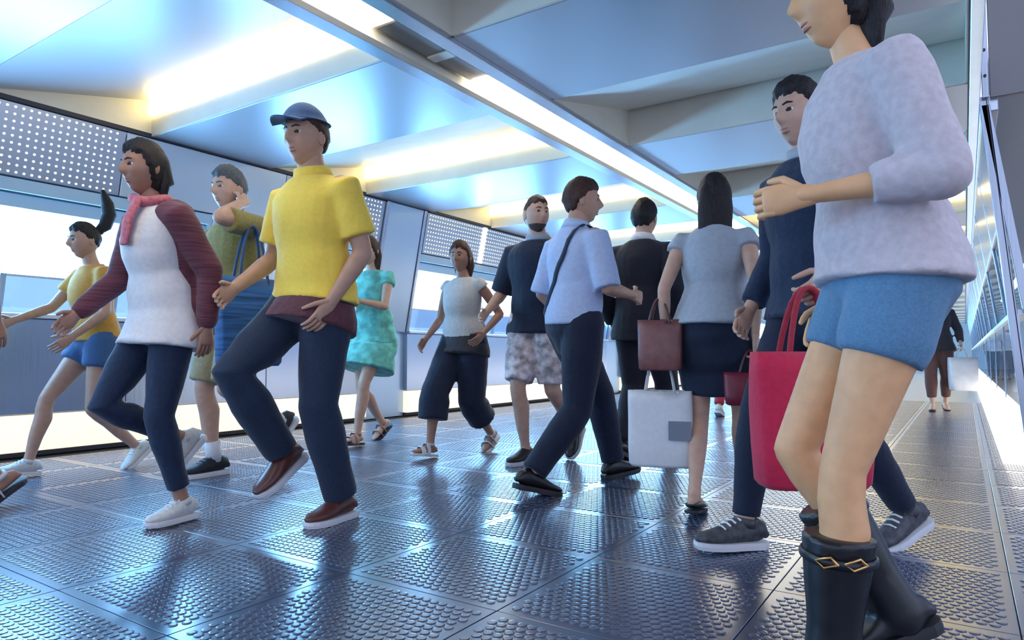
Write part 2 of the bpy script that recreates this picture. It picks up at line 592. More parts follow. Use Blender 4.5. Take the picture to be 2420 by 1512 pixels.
EYEW = mat('eye_white', (.75, .73, .70), .25)
IRIS = mat('iris_dark', (.03, .018, .012), .2)
LIP = mat('lip_skin', (.42, .16, .13), .4)

def ik(A, B, l1, l2, pole):
    """middle joint of a two-bone chain from A to B, bent towards pole; also the reached end"""
    d = B - A
    L = min(d.length, (l1 + l2) * .999)
    L = max(L, abs(l1 - l2) * 1.05 + .01)
    u = d.normalized()
    B2 = A + u * L
    x = (l1 * l1 - l2 * l2 + L * L) / (2 * L)
    h = math.sqrt(max(0, l1 * l1 - x * x))
    p = pole - u * pole.dot(u)
    if p.length < 1e-5:
        p = u.orthogonal()
    return A + u * x + p.normalized() * h, B2

MALE = [(-.10, .085, .085, 0), (-.04, .155, .115, -.005), (.04, .165, .120, -.008), (.13, .150, .108, 0), (.22, .148, .108, .004),
        (.33, .172, .122, .004), (.42, .185, .116, -.002), (.475, .165, .095, -.008), (.515, .105, .075, -.010), (.545, .064, .062, -.006), (.60, .056, .058, .006), (.665, .054, .058, .014)]
FEMALE = [(-.10, .085, .085, 0), (-.04, .160, .118, -.010), (.03, .168, .122, -.012), (.12, .138, .098, -.002), (.19, .122, .090, .002),
          (.30, .142, .118, .012), (.38, .152, .116, .012), (.455, .148, .086, -.006), (.50, .100, .066, -.008), (.535, .054, .052, -.004), (.59, .046, .048, .008), (.665, .045, .048, .016)]

class Body:
    pass

def skeleton(H, fem, feet, hip_drop, lean, twist, hands, head, armpole=None):
    """joint positions in a local frame: x to the person's right, y forward, z up"""
    s = H / 1.75
    B = Body()
    B.s, B.fem = s, fem
    B.legs = []
    hw = .088 if not fem else .092
    hz = (.97 - hip_drop) * s
    for sd, (lat, fwd, lift, pitch, out) in zip((1, -1), feet):
        if lift < .02:           # the hips sink as far as both planted feet need
            az = (.085 + .10 * max(0, math.sin(pitch))) * s
            dy = fwd + (.115 * (1 - math.cos(pitch)) * s if pitch > 0 else 0)
            hz = min(hz, az + .02 * s + math.sqrt(max(.1, (.853 * s) ** 2 - dy * dy - (lat - sd * hw * s) ** 2)))
    pel = Vector((0, 0, hz))
    B.pel = pel
    B.up = Vector((0, math.sin(lean), math.cos(lean)))
    B.fw = Vector((0, math.cos(lean), -math.sin(lean)))
    B.side = Vector((math.cos(twist), math.sin(twist), 0))
    for sd, (lat, fwd, lift, pitch, out) in zip((1, -1), feet):
        # lat, fwd: where the ankle stands over the floor; pitch > 0 lifts the heel about the ball
        f = Vector((math.sin(out) * sd, math.cos(out), 0))
        flat = Vector((lat, fwd, lift + .085 * s))
        piv = Vector((lat, fwd, lift)) + f * ((.115 if pitch > 0 else -.06) * s)
        ax = f.cross(Vector((0, 0, 1)))
        R = Matrix.Rotation(-pitch, 3, ax)
        ank = piv + R @ (flat - piv)
        hip = pel + Vector((sd * hw * s, 0, -.02 * s))
        knee, ank2 = ik(hip, ank, .435 * s, .425 * s, Vector((sd * .06, 1, .15)))
        B.legs.append(dict(hip=hip, knee=knee, ank=ank2, R=R, f=f, sd=sd, shift=ank2 - ank))
    ns = .535
    B.rows = FEMALE if fem else MALE
    sw = .165 if fem else .188
    B.arms = []
    for sd, hd in zip((1, -1), hands):
        sh = pel + B.up * (.465 * s) + B.side * (sd * sw * s) - B.fw * (.01 * s)
        tx, ty, tz, grip, roll = hd
        tgt = sh + B.side * (sd * tx) + Vector((0, ty, tz))
        pole = Vector((sd * .45, -1, -.35))
        if armpole and armpole[0 if sd == 1 else 1]:
            q = armpole[0 if sd == 1 else 1]
            pole = Vector((sd * q[0], q[1], q[2]))
        elb, wr = ik(sh, tgt, .285 * s, .255 * s, pole)
        B.arms.append(dict(sh=sh, elb=elb, wr=wr, sd=sd, grip=grip, roll=roll))
    yaw, pit, tilt = head
    B.neck = pel + B.up * (.54 * s)
    HR = Matrix.Rotation(yaw, 3, 'Z') @ Matrix.Rotation(-lean * .5 + pit, 3, 'X') @ Matrix.Rotation(tilt, 3, 'Y')
    B.HR = HR
    B.head = pel + B.up * (.655 * s) + B.fw * (.018 * s) + HR @ Vector((0, .010, .040)) * s
    return B

def torso_ring(B, row, inf=0., k=1.):
    z, a, b, oy = row
    s = B.s
    c = B.pel + B.up * (z * s) + B.fw * (oy * s)
    return c, (a * s * k + inf, b * s * k + inf)

def body_mesh(name, B, voxel):
    s = B.s
    buf = ([], [])
    pts, rad = [], []
    for row in B.rows:
        c, r = torso_ring(B, row)
        pts.append(c); rad.append(r)
    tube(buf, pts, rad, B.side, 20)
    f = .93 if B.fem else 1.
    for L in B.legs:
        h, k, a = L['hip'], L['knee'], L['ank']
        th, sh = k - h, a - k
        tube(buf, [h + Vector((0, 0, .02)), h + th * .3, h + th * .7, k - th * .03], [(.088 * s * f, .092 * s * f), (.084 * s * f, .088 * s * f), (.066 * s * f, .068 * s * f), .054 * s * f], (1, 0, 0))
        back = -(L['R'] @ L['f'])
        tube(buf, [k, k + sh * .15, k + sh * .32 + back * .012 * s, k + sh * .6, k + sh * .86, a], [.053 * s * f, (.051 * s * f, .054 * s * f), (.054 * s * f, .058 * s * f), (.044 * s * f, .046 * s * f), (.031 * s, .033 * s), .034 * s], (1, 0, 0))
        foot_loft(buf, L, s * (.92 if B.fem else 1), .86)
    f = .84 if B.fem else 1.
    for A in B.arms:
        S, E, W = A['sh'], A['elb'], A['wr']
        ua, fa = E - S, W - E
        tube(buf, [S - B.side * (A['sd'] * .015 * s), S + ua * .25, S + ua * .6, E], [.056 * s * f, .053 * s * f, .047 * s * f, .040 * s * f], B.fw)
        tube(buf, [E, E + fa * .25, E + fa * .65, W + fa.normalized() * .005], [.040 * s * f, (.043 * s * f, .040 * s * f), (.034 * s * f, .031 * s * f), (.029 * s * f, .023 * s * f)], B.fw)
    return fuse(name, buf, voxel, 4)

FOOT = [(-.078, .022, .018, .050), (-.062, .032, .010, .078), (-.02, .036, .006, .100), (.03, .040, .004, .088), (.08, .046, .002, .064),
        (.125, .046, .002, .048), (.165, .036, .004, .040), (.185, .020, .008, .030)]

def foot_loft(buf, L, s, k=1., top=1., n=14, lo=.016):
    pts, rad = [], []
    f, R = L['f'], L['R']
    g0 = L['ank'] - (R @ Vector((0, 0, .085 * s)))
    for y_, w, b, t in FOOT:
        t = max(t * top, b + .018)
        zc = (b + t) / 2 + lo * (1 if k > .9 else .9)
        pts.append(g0 + R @ (f * (y_ * s) + Vector((0, 0, zc * s))))
        rad.append((w * s * k, (t - b) / 2 * s * k))
    side = f.cross(Vector((0, 0, 1)))
    tube(buf, pts, rad, R @ side, n)

def sole_buf(L, s, h=.024, grow=.006, heel=0.):
    f, R = L['f'], L['R']
    side = f.cross(Vector((0, 0, 1)))
    g0 = L['ank'] - (R @ Vector((0, 0, .085 * s)))
    out = []
    ys = [-.088, -.080, -.06, -.02, .03, .08, .125, .165, .188, .197]
    ws = [.014, .026, .036, .037, .040, .047, .047, .038, .024, .010]
    for y_, w in zip(ys, ws):
        out.append((y_, w + grow))
    for y_, w in list(zip(ys, ws))[::-1]:
        out.append((y_, -w - grow))
    vs_, fs = [], []
    n = len(out)
    for z in (0, h * .5, h):
        e = 1. if z else .97
        for y_, w in out:
            vs_.append(tuple(g0 + R @ (f * (y_ * s) * e + side * (w * s * e) + Vector((0, 0, z * s)))))
    fs.append(tuple(range(n))[::-1]); fs.append(tuple(range(2 * n, 3 * n)))
    for j in (0, 1):
        for i in range(n):
            fs.append((j * n + i, j * n + (i + 1) % n, (j + 1) * n + (i + 1) % n, (j + 1) * n + i))
    return vs_, fs

def hand_buf(buf, A, s, fwd):
    W, E = A['wr'], A['elb']
    d = (W - E).normalized()
    med = Vector((-A['sd'], 0, 0))          # palms face the body
    n_ = med - d * d.dot(med)
    if n_.length < .2:
        n_ = Vector((0, 0, -1)) - d * d.dot(Vector((0, 0, -1)))
    n_.normalize()
    n_ = rot_about(n_, d, A['roll'])
    t = d.cross(n_) * A['sd']                 # towards the thumb
    if t.dot(fwd + Vector((0, 0, .3))) < 0 and A['roll'] == 0:
        t = -t
    g = A['grip']
    A['palm'] = W + d * (.075 * s) + n_ * (.028 * s)
    A['n'], A['d'], A['t'] = n_, d, t
    tube(buf, [W - d * .035 * s, W - d * .01 * s, W + d * .02 * s, W + d * .055 * s, W + d * .088 * s],
         [(.020 * s, .018 * s), (.0265 * s, .0215 * s), (.031 * s, .018 * s), (.039 * s, .0155 * s), (.038 * s, .012 * s)], t, 14)
    for off, ln in ((-.030, .060), (-.010, .074), (.010, .080), (.029, .072)):
        p = W + d * (.086 * s) + t * (off * s)
        dd = d.copy()
        pts, rr = [p - d * .012 * s], [.0088 * s]
        ax = d.cross(n_)
        for j, fr in enumerate((.45, .30, .25)):
            dd = rot_about(dd, ax, g * (.62, .8, .55)[j] + .12)
            pts.append(p.copy()); rr.append((.0092, .0086, .0078)[j] * s)
            p = p + dd * (ln * fr * s)
        pts.append(p); rr.append(.0066 * s)
        tube(buf, pts, rr, t, 8)
    p = W + d * (.022 * s) + t * (.028 * s)
    dd = (d * .74 + t * .62 + n_ * .28).normalized()
    pts, rr = [p - dd * .012 * s, p], [.012 * s, .012 * s]
    p = p + dd * .036 * s; pts.append(p); rr.append(.0105 * s)
    dd = (dd + n_ * (.25 + .35 * g) - t * (.2 + .3 * g)).normalized()
    p = p + dd * .030 * s; pts.append(p); rr.append(.0095 * s)
    p = p + dd * .022 * s; pts.append(p); rr.append(.0070 * s)
    tube(buf, pts, rr, n_, 8)

def head_bufs(B, res):
    vs_, fs = sph(*res)
    s = B.s * (1.06 if not B.fem else 1.04)
    M = lambda p: B.head + B.HR @ (p * s)
    pts = [head_point(v, B.fem) for v in vs_]
    return [tuple(M(p)) for p in pts], fs, pts, M, s

def make_person(label, H, loc, face, fem, feet, hands, skin, hair, hip_drop=.03, lean=.06, twist=0., head=(0, 0, 0),
                voxel=.0085, detail=True, group=None, armpole=None, beard=None):
    B = skeleton(H, fem, feet, hip_drop, lean, twist, hands, head, armpole)
    s = B.s
    ang = math.atan2(face[1], face[0]) - math.pi / 2
    SK = mat('skin_%d_%d' % (skin[0] * 100, skin[1] * 100), skin, .48, spec=.4, noise=.06, scale=25)
    body = body_mesh('person', B, voxel)
    hb = ([], [])
    for A in B.arms:
        hand_buf(hb, A, s * (.92 if fem else 1.), B.fw)
    hv, hf, hp, M, hs = head_bufs(B, (52, 42) if detail else (24, 18))
    hbuf = ([*hv], [*hf])
    for sd in (-1, 1):
        blob(hbuf, M(Vector((sd * .075, -.010, -.004))), (.008 * hs, .018 * hs, .031 * hs), 10, 8, B.HR @ Matrix.Rotation(sd * .25, 3, 'Z'))
    me = join_meshes('person', [body, raw('hands', hb), raw('head', hbuf)])
    me.materials.append(SK)
    o = link('person', me)
    o.location = (loc[0], loc[1], .003)
    o.rotation_euler.z = ang
    tag(o, label, 'person', group)
    B.o, B.M, B.hs = o, M, hs
    HAIRM = mat('hair_%d_%d' % (hair[1][0] * 1000, hair[1][1] * 1000), hair[1], .55, spec=.3, noise=.35, bump=.5, scale=22, aniso=(9, 9, 1.2))
    # hair cap: a full shell that only rises out of the scalp inside the hairline
    style = hair[0]
    cap = {'short': 'short', 'long': 'long', 'tail': 'tied', 'bun': 'tied', 'bald': 'bald', 'buzz': 'short'}[style]
    vs_, fs = sph(*((52, 42) if detail else (24, 18)))
    k = {'short': .155, 'long': .15, 'tail': .10, 'bun': .10, 'bald': .03, 'buzz': .06}[style]
    rnd = random.Random(label)
    ph = [rnd.uniform(0, 6) for _ in range(6)]
    out = []
    for v in vs_:
        t = hair_limit(v.y, cap)
        t += .05 * math.sin(11 * v.x + ph[4]) + .04 * math.sin(27 * v.x + ph[5])
        sm = min(1., max(0., (v.z - t + .10) / .20)); sm = sm * sm * (3 - 2 * sm)
        n_ = .025 * math.sin(9 * v.x + ph[0]) * math.sin(8 * v.y + ph[1]) + .018 * math.sin(23 * v.x + ph[2] + 7 * v.z) * math.sin(19 * v.y + ph[3])
        kk = k * (1 if v.z > 0 else .7)
        p = Vector((.075 * v.x, .096 * v.y, .119 * v.z))
        if v.z < 0 and cap != 'long':
            p = head_point(v, fem)
        out.append(M(p * (.90 + sm * (.10 + kk + n_))))
    hbf = ([tuple(p) for p in out], fs)
    up, bk = B.HR @ Vector((0, 0, 1)), B.HR @ Vector((0, -1, 0))
    if style == 'long':
        ln = hair[2]
        c0 = M(Vector((0, -.055, .03)))
        dn = (Vector((0, -.10, -1))).normalized()
        tube(hbf, [c0, c0 + dn * .10 * s + bk * .012, c0 + dn * (ln * .6), c0 + dn * ln],
             [(.080 * s, .050 * s), (.088 * s, .048 * s), (.085 * s, .036 * s), (.055 * s, .018 * s)], B.HR @ Vector((1, 0, 0)), 20)
    hairme = raw('hair', hbf)
    ho = link('hair', hairme, HAIRM, o)
    if style in ('tail', 'bun'):
        c0 = M(Vector((0, -.088, .06)))
        tb = ([], [])
        if style == 'bun':
            blob(tb, c0 + bk * .03 * s + up * .02 * s, (.045 * s, .04 * s, .042 * s), 14, 10)
            link('hair_bun', raw('hair_bun', tb), HAIRM, o)
        else:
            p = c0
            pts = [p] + [p + Vector(q) * s for q in hair[2]]
            rr = [.026 * s, .042 * s, .047 * s, .040 * s, .016 * s][:len(pts)]
            tube(tb, pts, rr, (1, 0, 0), 12)
            link('ponytail', raw('ponytail', tb), HAIRM, o)
            tb = ([], [])
            tube(tb, [c0 + bk * .006, c0 + bk * .020], [.022 * s, .022 * s], up, 12)
            link('hair_tie', raw('hair_tie', tb), mat('hair_tie_dark', (.02, .02, .03), .6), o)
    if detail:
        for sd in (-1, 1):
            eb = ([], [])
            y_ = head_point(Vector((sd * .031 / .075, .86, .010 / .119)).normalized(), fem).y
            c = Vector((sd * .031, y_ - .0082, .010))
            blob(eb, M(c), (.0112 * hs,) * 3, 14, 10)
            e = link('eye', raw('eye', eb), EYEW, o)
            ib = ([], [])
            blob(ib, M(c + Vector((0, .0082, 0))), (.0052 * hs, .0042 * hs, .0052 * hs), 12, 8, B.HR)
            link('iris', raw('iris', ib), IRIS, e)
            bb = ([], [])
            tube(bb, [M(Vector((sd * x_, head_point(Vector((sd * x_ / .075, .86, z_ / .119)).normalized(), fem).y + .001, z_))) for x_, z_ in ((.014, .029), (.028, .034), (.044, .030))],
                 [(.0025 * hs, .0035 * hs), (.003 * hs, .004 * hs), (.0015 * hs, .002 * hs)], B.HR @ Vector((0, 1, 0)), 8)
            link('eyebrow', raw('eyebrow', bb), HAIRM, o)
        lb = ([], [])
        for z_, w, h in ((-.0505, .020, .0042), (-.0625, .017, .005)):
            ys = [head_point(Vector((x_ / .06, .86, z_ / .119)).normalized(), fem).y for x_ in (-w, -w / 2, 0, w / 2, w)]
            tube(lb, [M(Vector((x_, yy - .0005, z_))) for x_, yy in zip((-w, -w / 2, 0, w / 2, w), ys)],
                 [(.0012 * hs, .0012 * hs), (.0030 * hs, h * .8 * hs), (.0036 * hs, h * hs), (.0030 * hs, h * .8 * hs), (.0012 * hs, .0012 * hs)], B.HR @ Vector((0, 1, 0)), 8)
        link('lips', raw('lips', lb), LIP, o)
    if beard:
        vs_, fs = sph(40, 30)
        out = []
        for v in vs_:
            sm = min(1., max(0., (-.40 - v.z) / .18)) * min(1., max(0., (v.y + .25) / .25))
            out.append(M(head_point(v, fem) * (.95 + .07 * sm)))
        link('beard', raw('beard', ([tuple(p) for p in out], fs)), mat('beard_hair', beard, .6, noise=.3, bump=.6, scale=60), o)
    return B

# ---- clothes
def cloth(name, col, noise=.10, scale=55, rough=.75, bump=.18, sheen=.15, aniso=None):
    return mat(name, col, rough, spec=.25, noise=noise, bump=bump, scale=scale, sheen=sheen, aniso=aniso)

def interp_rows(rows, z):
    for a, b in zip(rows, rows[1:]):
        if z <= b[0]:
            t = (z - a[0]) / (b[0] - a[0])
            return tuple(a[i] + (b[i] - a[i]) * t for i in range(4))
    return rows[-1]

def top(B, m, hem=-.06, inf=.016, sleeve=.7, sleeve_inf=.018, neck=.53, flare=.012, voxel=.010, folds=.014, name='shirt'):
    """hem and neck: heights along the torso; sleeve: 0 none, below 1 on the upper arm, up to 2 to the wrist"""
    s = B.s
    buf = ([], [])
    zs = [hem, hem + .05, .04, .13, .22, .30, .36, .42, .465, .505, neck]
    zs = [z for z in sorted(set(zs)) if hem <= z <= neck]
    pts, rad = [], []
    for z in zs:
        row = list(interp_rows(B.rows, max(z, -.03)))
        row[0] = z
        fl = flare * max(0, 1 - (z - hem) / .18)
        c, r = torso_ring(B, row, inf + fl)
        if z < .16:
            c0, r0 = torso_ring(B, interp_rows(B.rows, .03), inf)
            w = .75
            r = (max(r[0], r0[0] * w + r[0] * (1 - w)), max(r[1], r0[1] * w + r[1] * (1 - w)))
        if z < .0:
            Lg = leg_at(B, B.pel.z + min(z, -.03) * s)
            if len(Lg) == 2:
                xs = [q.x for q in Lg]; ys = [q.y for q in Lg]
                cy = (min(ys) + max(ys)) / 2
                c = Vector((c.x, (c.y + cy) / 2, c.z))
                r = (max(r[0], (max(xs) - min(xs)) / 2 + .112 * s + inf), max(r[1], min(.185 * s + inf, (max(ys) - min(ys)) * .5 + .122 * s + inf + abs(cy) * .5)))
        pts.append(c); rad.append(r)
    tube(buf, pts, rad, B.side, 22, (False, False))
    f = .86 if B.fem else 1.
    for A in B.arms:
        S, E, W = A['sh'], A['elb'], A['wr']
        if sleeve <= 0:
            continue
        ua, fa = E - S, W - E
        ins = S - B.side * (A['sd'] * .05 * s) - B.up * .01
        if sleeve <= 1:
            q = [ins, S, S + ua * sleeve * .6, S + ua * sleeve]
            tube(buf, q, [.058 * s * f + sleeve_inf * .6, .058 * s * f + sleeve_inf * .7, .053 * s * f + sleeve_inf, .049 * s * f + sleeve_inf * 1.25], B.fw, 16, (True, False))
        else:
            k = sleeve - 1
            tube(buf, [ins, S, S + ua * .5, E - ua * .05], [.058 * s * f + sleeve_inf * .6, .058 * s * f + sleeve_inf * .7, .051 * s * f + sleeve_inf, .045 * s * f + sleeve_inf], B.fw, 16)
            tube(buf, [E, E + fa * k * .5, E + fa * k], [.045 * s * f + sleeve_inf, .040 * s * f + sleeve_inf, .033 * s * f + sleeve_inf * .8], B.fw, 16, (True, False))
    return link(name, fuse(name, buf, voxel, 3, folds), m, B.o)

def bottoms(B, m, waist=.10, to=1.95, inf=.014, leg_inf=.016, end_inf=None, voxel=.010, folds=.012, name='trousers'):
    """to: 1 ends at the knee, 2 at the ankle"""
    s = B.s
    f = .95 if B.fem else 1.
    buf = ([], [])
    pts, rad = [], []
    for z in (-.09, -.04, .0, .04, waist):
        row = list(interp_rows(B.rows, z)); row[0] = z
        c, r = torso_ring(B, row, inf)
        pts.append(c); rad.append(r)
    tube(buf, pts, rad, B.side, 20, (True, False))
    end_inf = leg_inf if end_inf is None else end_inf
    for L in B.legs:
        h, k, a = L['hip'], L['knee'], L['ank']
        th, sh = k - h, a - k
        full = [(h + Vector((0, 0, .03)), .094 * s * f), (h + th * .3, .090 * s * f), (h + th * .7, .072 * s * f), (k, .058 * s * f)]
        if to <= 1:
            fr = to
            p = [full[0], full[1]] + ([full[2]] if fr > .75 else []) + [(h + th * fr, (.094 - .036 * fr) * s * f)]
        else:
            fr = to - 1
            p = full + [(k + sh * fr * .35, .060 * s * f), (k + sh * fr * .7, .048 * s * f), (k + sh * fr, .042 * s * f)]
        n = len(p)
        pr = [r + leg_inf + (end_inf - leg_inf) * (i / (n - 1)) for i, (_, r) in enumerate(p)]
        tube(buf, [q for q, _ in p], pr, (1, 0, 0), 16, (True, False))
    return link(name, fuse(name, buf, voxel, 3, folds), m, B.o)

def leg_at(B, z):
    res = []
    for L in B.legs:
        h, k, a = L['hip'], L['knee'], L['ank']
        for p, q in ((h, k), (k, a)):
            if (p.z - z) * (q.z - z) <= 0 and abs(p.z - q.z) > 1e-5:
                res.append(p + (q - p) * ((p.z - z) / (p.z - q.z)))
                break
    return res

def skirt(B, m, waist=.12, hem=.55, flare=.03, inf=.020, folds=.010, name='skirt', pleats=0, voxel=.010):
    """hem: height over the floor"""
    s = B.s
    buf = ([], [])
    pts, rad = [], []
    for z in (waist, .07, .02, -.03):
        row = list(interp_rows(B.rows, z)); row[0] = z
        c, r = torso_ring(B, row, inf)
        pts.append(c); rad.append(r)
    z0 = pts[-1].z
    n = 6
    for i in range(1, n + 1):
        t = i / n
        z = z0 + (hem - z0) * t
        L = leg_at(B, z)
        r0 = (.088 - .035 * min(1, (z0 - z) / (.45 * s))) * s
        if L:
            xs = [p.x for p in L]; ys = [p.y for p in L]
            cx, cy = (min(xs) + max(xs)) / 2, (min(ys) + max(ys)) / 2
            a = max((max(xs) - min(xs)) * .62 + r0 + inf, rad[3][0] * .92) + flare * t
            b = max((max(ys) - min(ys)) * .62 + r0 + inf, rad[3][1] * .85) + flare * t
        else:
            cx = cy = 0; a, b = rad[3]
        c = Vector((cx, cy, z))
        pts.append(c * t + Vector((pts[3].x, pts[3].y, z)) * (1 - t) if t < .5 else c)
        rad.append((a, b))
    tube(buf, pts[::-1], rad[::-1], B.side, 24, (False, False))
    return link(name, fuse(name, buf, voxel, 3, folds), m, B.o)

def shoes(B, m, msole, kind='sneaker', lace=None):
    s = B.s * (.92 if B.fem else 1)
    for L in B.legs:
        if kind in ('sneaker', 'slip'):
            ub = ([], [])
            foot_loft(ub, L, s, 1.08, 1. if kind == 'sneaker' else .95, 16)
            sh = link('shoe', raw('shoe', ub), m, B.o)
            link('sole', raw('sole', sole_buf(L, s, .026), False), msole, sh)
            if lace is not None:
                lb = ([], [])
                f, R = L['f'], L['R']
                side = f.cross(Vector((0, 0, 1)))
                g0 = L['ank'] - (R @ Vector((0, 0, .085 * s)))
                for y_, z_ in ((.035, .110), (.055, .100), (.075, .090), (.095, .078)):
                    tube(lb, [g0 + R @ (f * y_ * s + side * (x_ * s) + Vector((0, 0, (z_ - abs(x_) * .25) * s))) for x_ in (-.024, 0, .024)], [.004 * s] * 3, R @ f, 8)
                link('laces', raw('laces', lb), lace, sh)
            if kind == 'sneaker':
                cb = ([], [])
                up = (L['knee'] - L['ank']).normalized()
                tube(cb, [L['ank'] - up * .01 * s, L['ank'] + up * .022 * s], [(.042 * s, .046 * s), (.040 * s, .043 * s)], (1, 0, 0), 16, (False, False))
                link('shoe_collar', raw('shoe_collar', cb), m, sh)
        elif kind == 'flat':
            ub = ([], [])
            foot_loft(ub, L, s, 1.04, .56, 14)
            sh = link('shoe', raw('shoe', ub), m, B.o)
            link('sole', raw('sole', sole_buf(L, s, .014, .002), False), msole, sh)
        elif kind == 'sandal':
            sh = link('sandal', raw('sandal', sole_buf(L, s, .022, .006), False), msole, B.o)
            f, R = L['f'], L['R']
            side = f.cross(Vector((0, 0, 1)))
            g0 = L['ank'] - (R @ Vector((0, 0, .085 * s)))
            for y_, zt, w in ((.10, .075, .022), (.045, .105, .016)):
                tb = ([], [])
                tube(tb, [g0 + R @ (f * y_ * s + side * (x_ * s) + Vector((0, 0, z_ * s))) for x_, z_ in ((-.050, .015), (-.044, zt * .6), (-.02, zt), (.02, zt), (.044, zt * .6), (.050, .015))], [(.004 * s, w * s)] * 6, (0, 0, 1), 10)
                link('strap', raw('strap', tb), m, sh)
            tb = ([], [])
            up = (L['knee'] - L['ank']).normalized()
            tube(tb, [L['ank'] + up * .0, L['ank'] + up * .022 * s], [(.040 * s, .042 * s)] * 2, (1, 0, 0), 14, (False, False))
            link('ankle_strap', raw('ankle_strap', tb), m, sh)

def socks(B, m, h=.10):
    for L in B.legs:
        tb = ([], [])
        up = (L['knee'] - L['ank'])
        tube(tb, [L['ank'] - up * .02, L['ank'] + up * .12, L['ank'] + up * (h / .42)], [.042 * B.s, .041 * B.s, .044 * B.s], (1, 0, 0), 16, (False, False))
        link('sock', raw('sock', tb), m, B.o)

def collar(B, m):
    tb = ([], [])
    s = B.s
    c0, r0 = torso_ring(B, interp_rows(B.rows, .525), .006)
    c1, r1 = torso_ring(B, interp_rows(B.rows, .575), .012)
    tube(tb, [c0, c1], [(r0[0] * 1.02, r0[1] * 1.06), (r1[0] * 1.02, r1[1] * 1.05)], B.side, 20, (False, False))
    return link('collar', raw('collar', tb), m, B.o)

def strap_over(B, m, side, over, name='strap', w=.018):
    """band from one shoulder across front and back to the other hip, lying on the garment 'over'"""
    from mathutils.bvhtree import BVHTree
    me = over.data
    bvh = BVHTree.FromPolygons([v.co.copy() for v in me.vertices], [tuple(q.vertices) for q in me.polygons])
    tb = ([], [])
    s = B.s
    pts = []
    for i in range(37):
        a = 2 * math.pi * i / 36
        z = .27 + .245 * math.cos(a)
        c = B.pel + B.up * (z * s)
        d = (B.side * (side * .62 * math.cos(a)) * (1 if math.cos(a) > 0 else 1.2) + B.fw * math.sin(a) + B.up * max(0, math.cos(a) - .6) * 2.2).normalized()
        hit = bvh.ray_cast(c - B.up * (.10 * s * max(0, math.cos(a))), d, .5)
        if hit[0] is not None:
            pts.append(hit[0] + d * .004)
    tube(tb, pts, [(.004, w)] * len(pts), B.fw, 8)
    return link(name, raw(name, tb), m, B.o)

def wpt(B, p):
    """local point of a person to the world"""
    return Matrix.Rotation(B.o.rotation_euler.z, 3, 'Z') @ Vector(p) + Vector(B.o.location)

# ---- colours
SKIN_A = (.50, .29, .20)
SKIN_B = (.58, .35, .25)
SKIN_C = (.36, .19, .13)
SKIN_D = (.80, .43, .21)
BLACKH = (.014, .011, .012)
BROWNH = (.055, .026, .018)
GREYH = (.10, .11, .12)
WHITE_SOLE = mat('white_rubber_sole', (.72, .72, .74), .5)
DARK_SOLE = mat('dark_rubber_sole', (.03, .03, .035), .55)
NAVY = cloth('navy_cloth', (.010, .017, .040))
NAVYK = cloth('navy_knit', (.012, .024, .058), bump=.3)
DENIM = cloth('dark_denim', (.014, .026, .055), noise=.18, scale=160)
WHITEC = cloth('white_cotton', (.70, .68, .68), noise=.04)
GREYC = cloth('grey_blouse_cloth', (.36, .40, .45), noise=.06, rough=.5)
LBLUE = cloth('light_blue_cotton', (.44, .55, .78), noise=.05)
YELLOW = cloth('yellow_polo_cotton', (.90, .64, .09), noise=.03)
MAROON = cloth('maroon_jersey', (.11, .035, .045), noise=.15)
BURG = cloth('burgundy_knit', (.12, .035, .05), noise=.3, scale=18, aniso=(.4, .4, 8))
OLIVE = cloth('olive_cotton', (.28, .23, .07), noise=.12)
KHAKI = cloth('khaki_twill', (.36, .30, .17), noise=.1)
GOLD = cloth('gold_jersey', (.58, .29, .05), noise=.05)
LDENIM = cloth('faded_denim', (.11, .24, .38), noise=.10, scale=160)
BDENIM = cloth('blue_denim', (.05, .12, .26), noise=.12, scale=160)
MINT = cloth('mint_patterned_dress', (.15, .52, .44), noise=.32, scale=14)
CREAMK = cloth('cream_knit', (.52, .52, .50), noise=.06)
CHARC = cloth('charcoal_wool', (.035, .032, .040))
BLACKC = cloth('black_suit_wool', (.012, .013, .022), noise=.05)
REDT = cloth('red_trim_cloth', (.35, .02, .04))
PATT = cloth('white_red_print', (.60, .52, .52), noise=.55, scale=16)
MAUVE = cloth('mauve_grey_jersey', (.57, .50, .52), noise=.08)
BROWNT = cloth('brown_twill', (.13, .06, .05))
REDC = cloth('red_cotton', (.40, .03, .05))
SNEAKW = mat('grey_white_canvas', (.60, .61, .60), .7, noise=.08, bump=.15, scale=80)
SNEAKB = mat('black_mesh_upper', (.012, .014, .020), .6, noise=.2, bump=.2, scale=80)
SNEAKG = mat('charcoal_mesh_upper', (.06, .06, .07), .6, noise=.4, bump=.2, scale=40)
LEATHBR = mat('oxblood_leather', (.10, .03, .025), .35, noise=.2, bump=.1, scale=25)
LEATHBK = mat('black_leather', (.010, .010, .013), .33, noise=.2, bump=.12, scale=25)
STRAPW = mat('pale_sandal_strap', (.55, .57, .62), .5, noise=.06)
LACEW = mat('white_lace', (.75, .75, .75), .7)
SOCKW = cloth('white_sock_knit', (.72, .72, .74), noise=.05)
GOLDM = mat('gold_buckle_metal', (.72, .42, .16), .25, metal=1.)

# ---- things that are carried
def loop(name, m, a, b, h, parent, r=.006, bow=(0, 0, 0)):
    a, b = Vector(a), Vector(b)
    pts = []
    for i in range(13):
        t = i / 12
        pts.append(a.lerp(b, t) + Vector((0, 0, h * (1 - abs(2 * t - 1) ** 2.4))) + Vector(bow) * math.sin(math.pi * t))
    tb = ([], [])
    tube(tb, pts, [r] * 13, (0, 1, 0), 8)
    return link(name, raw(name, tb), m, parent)

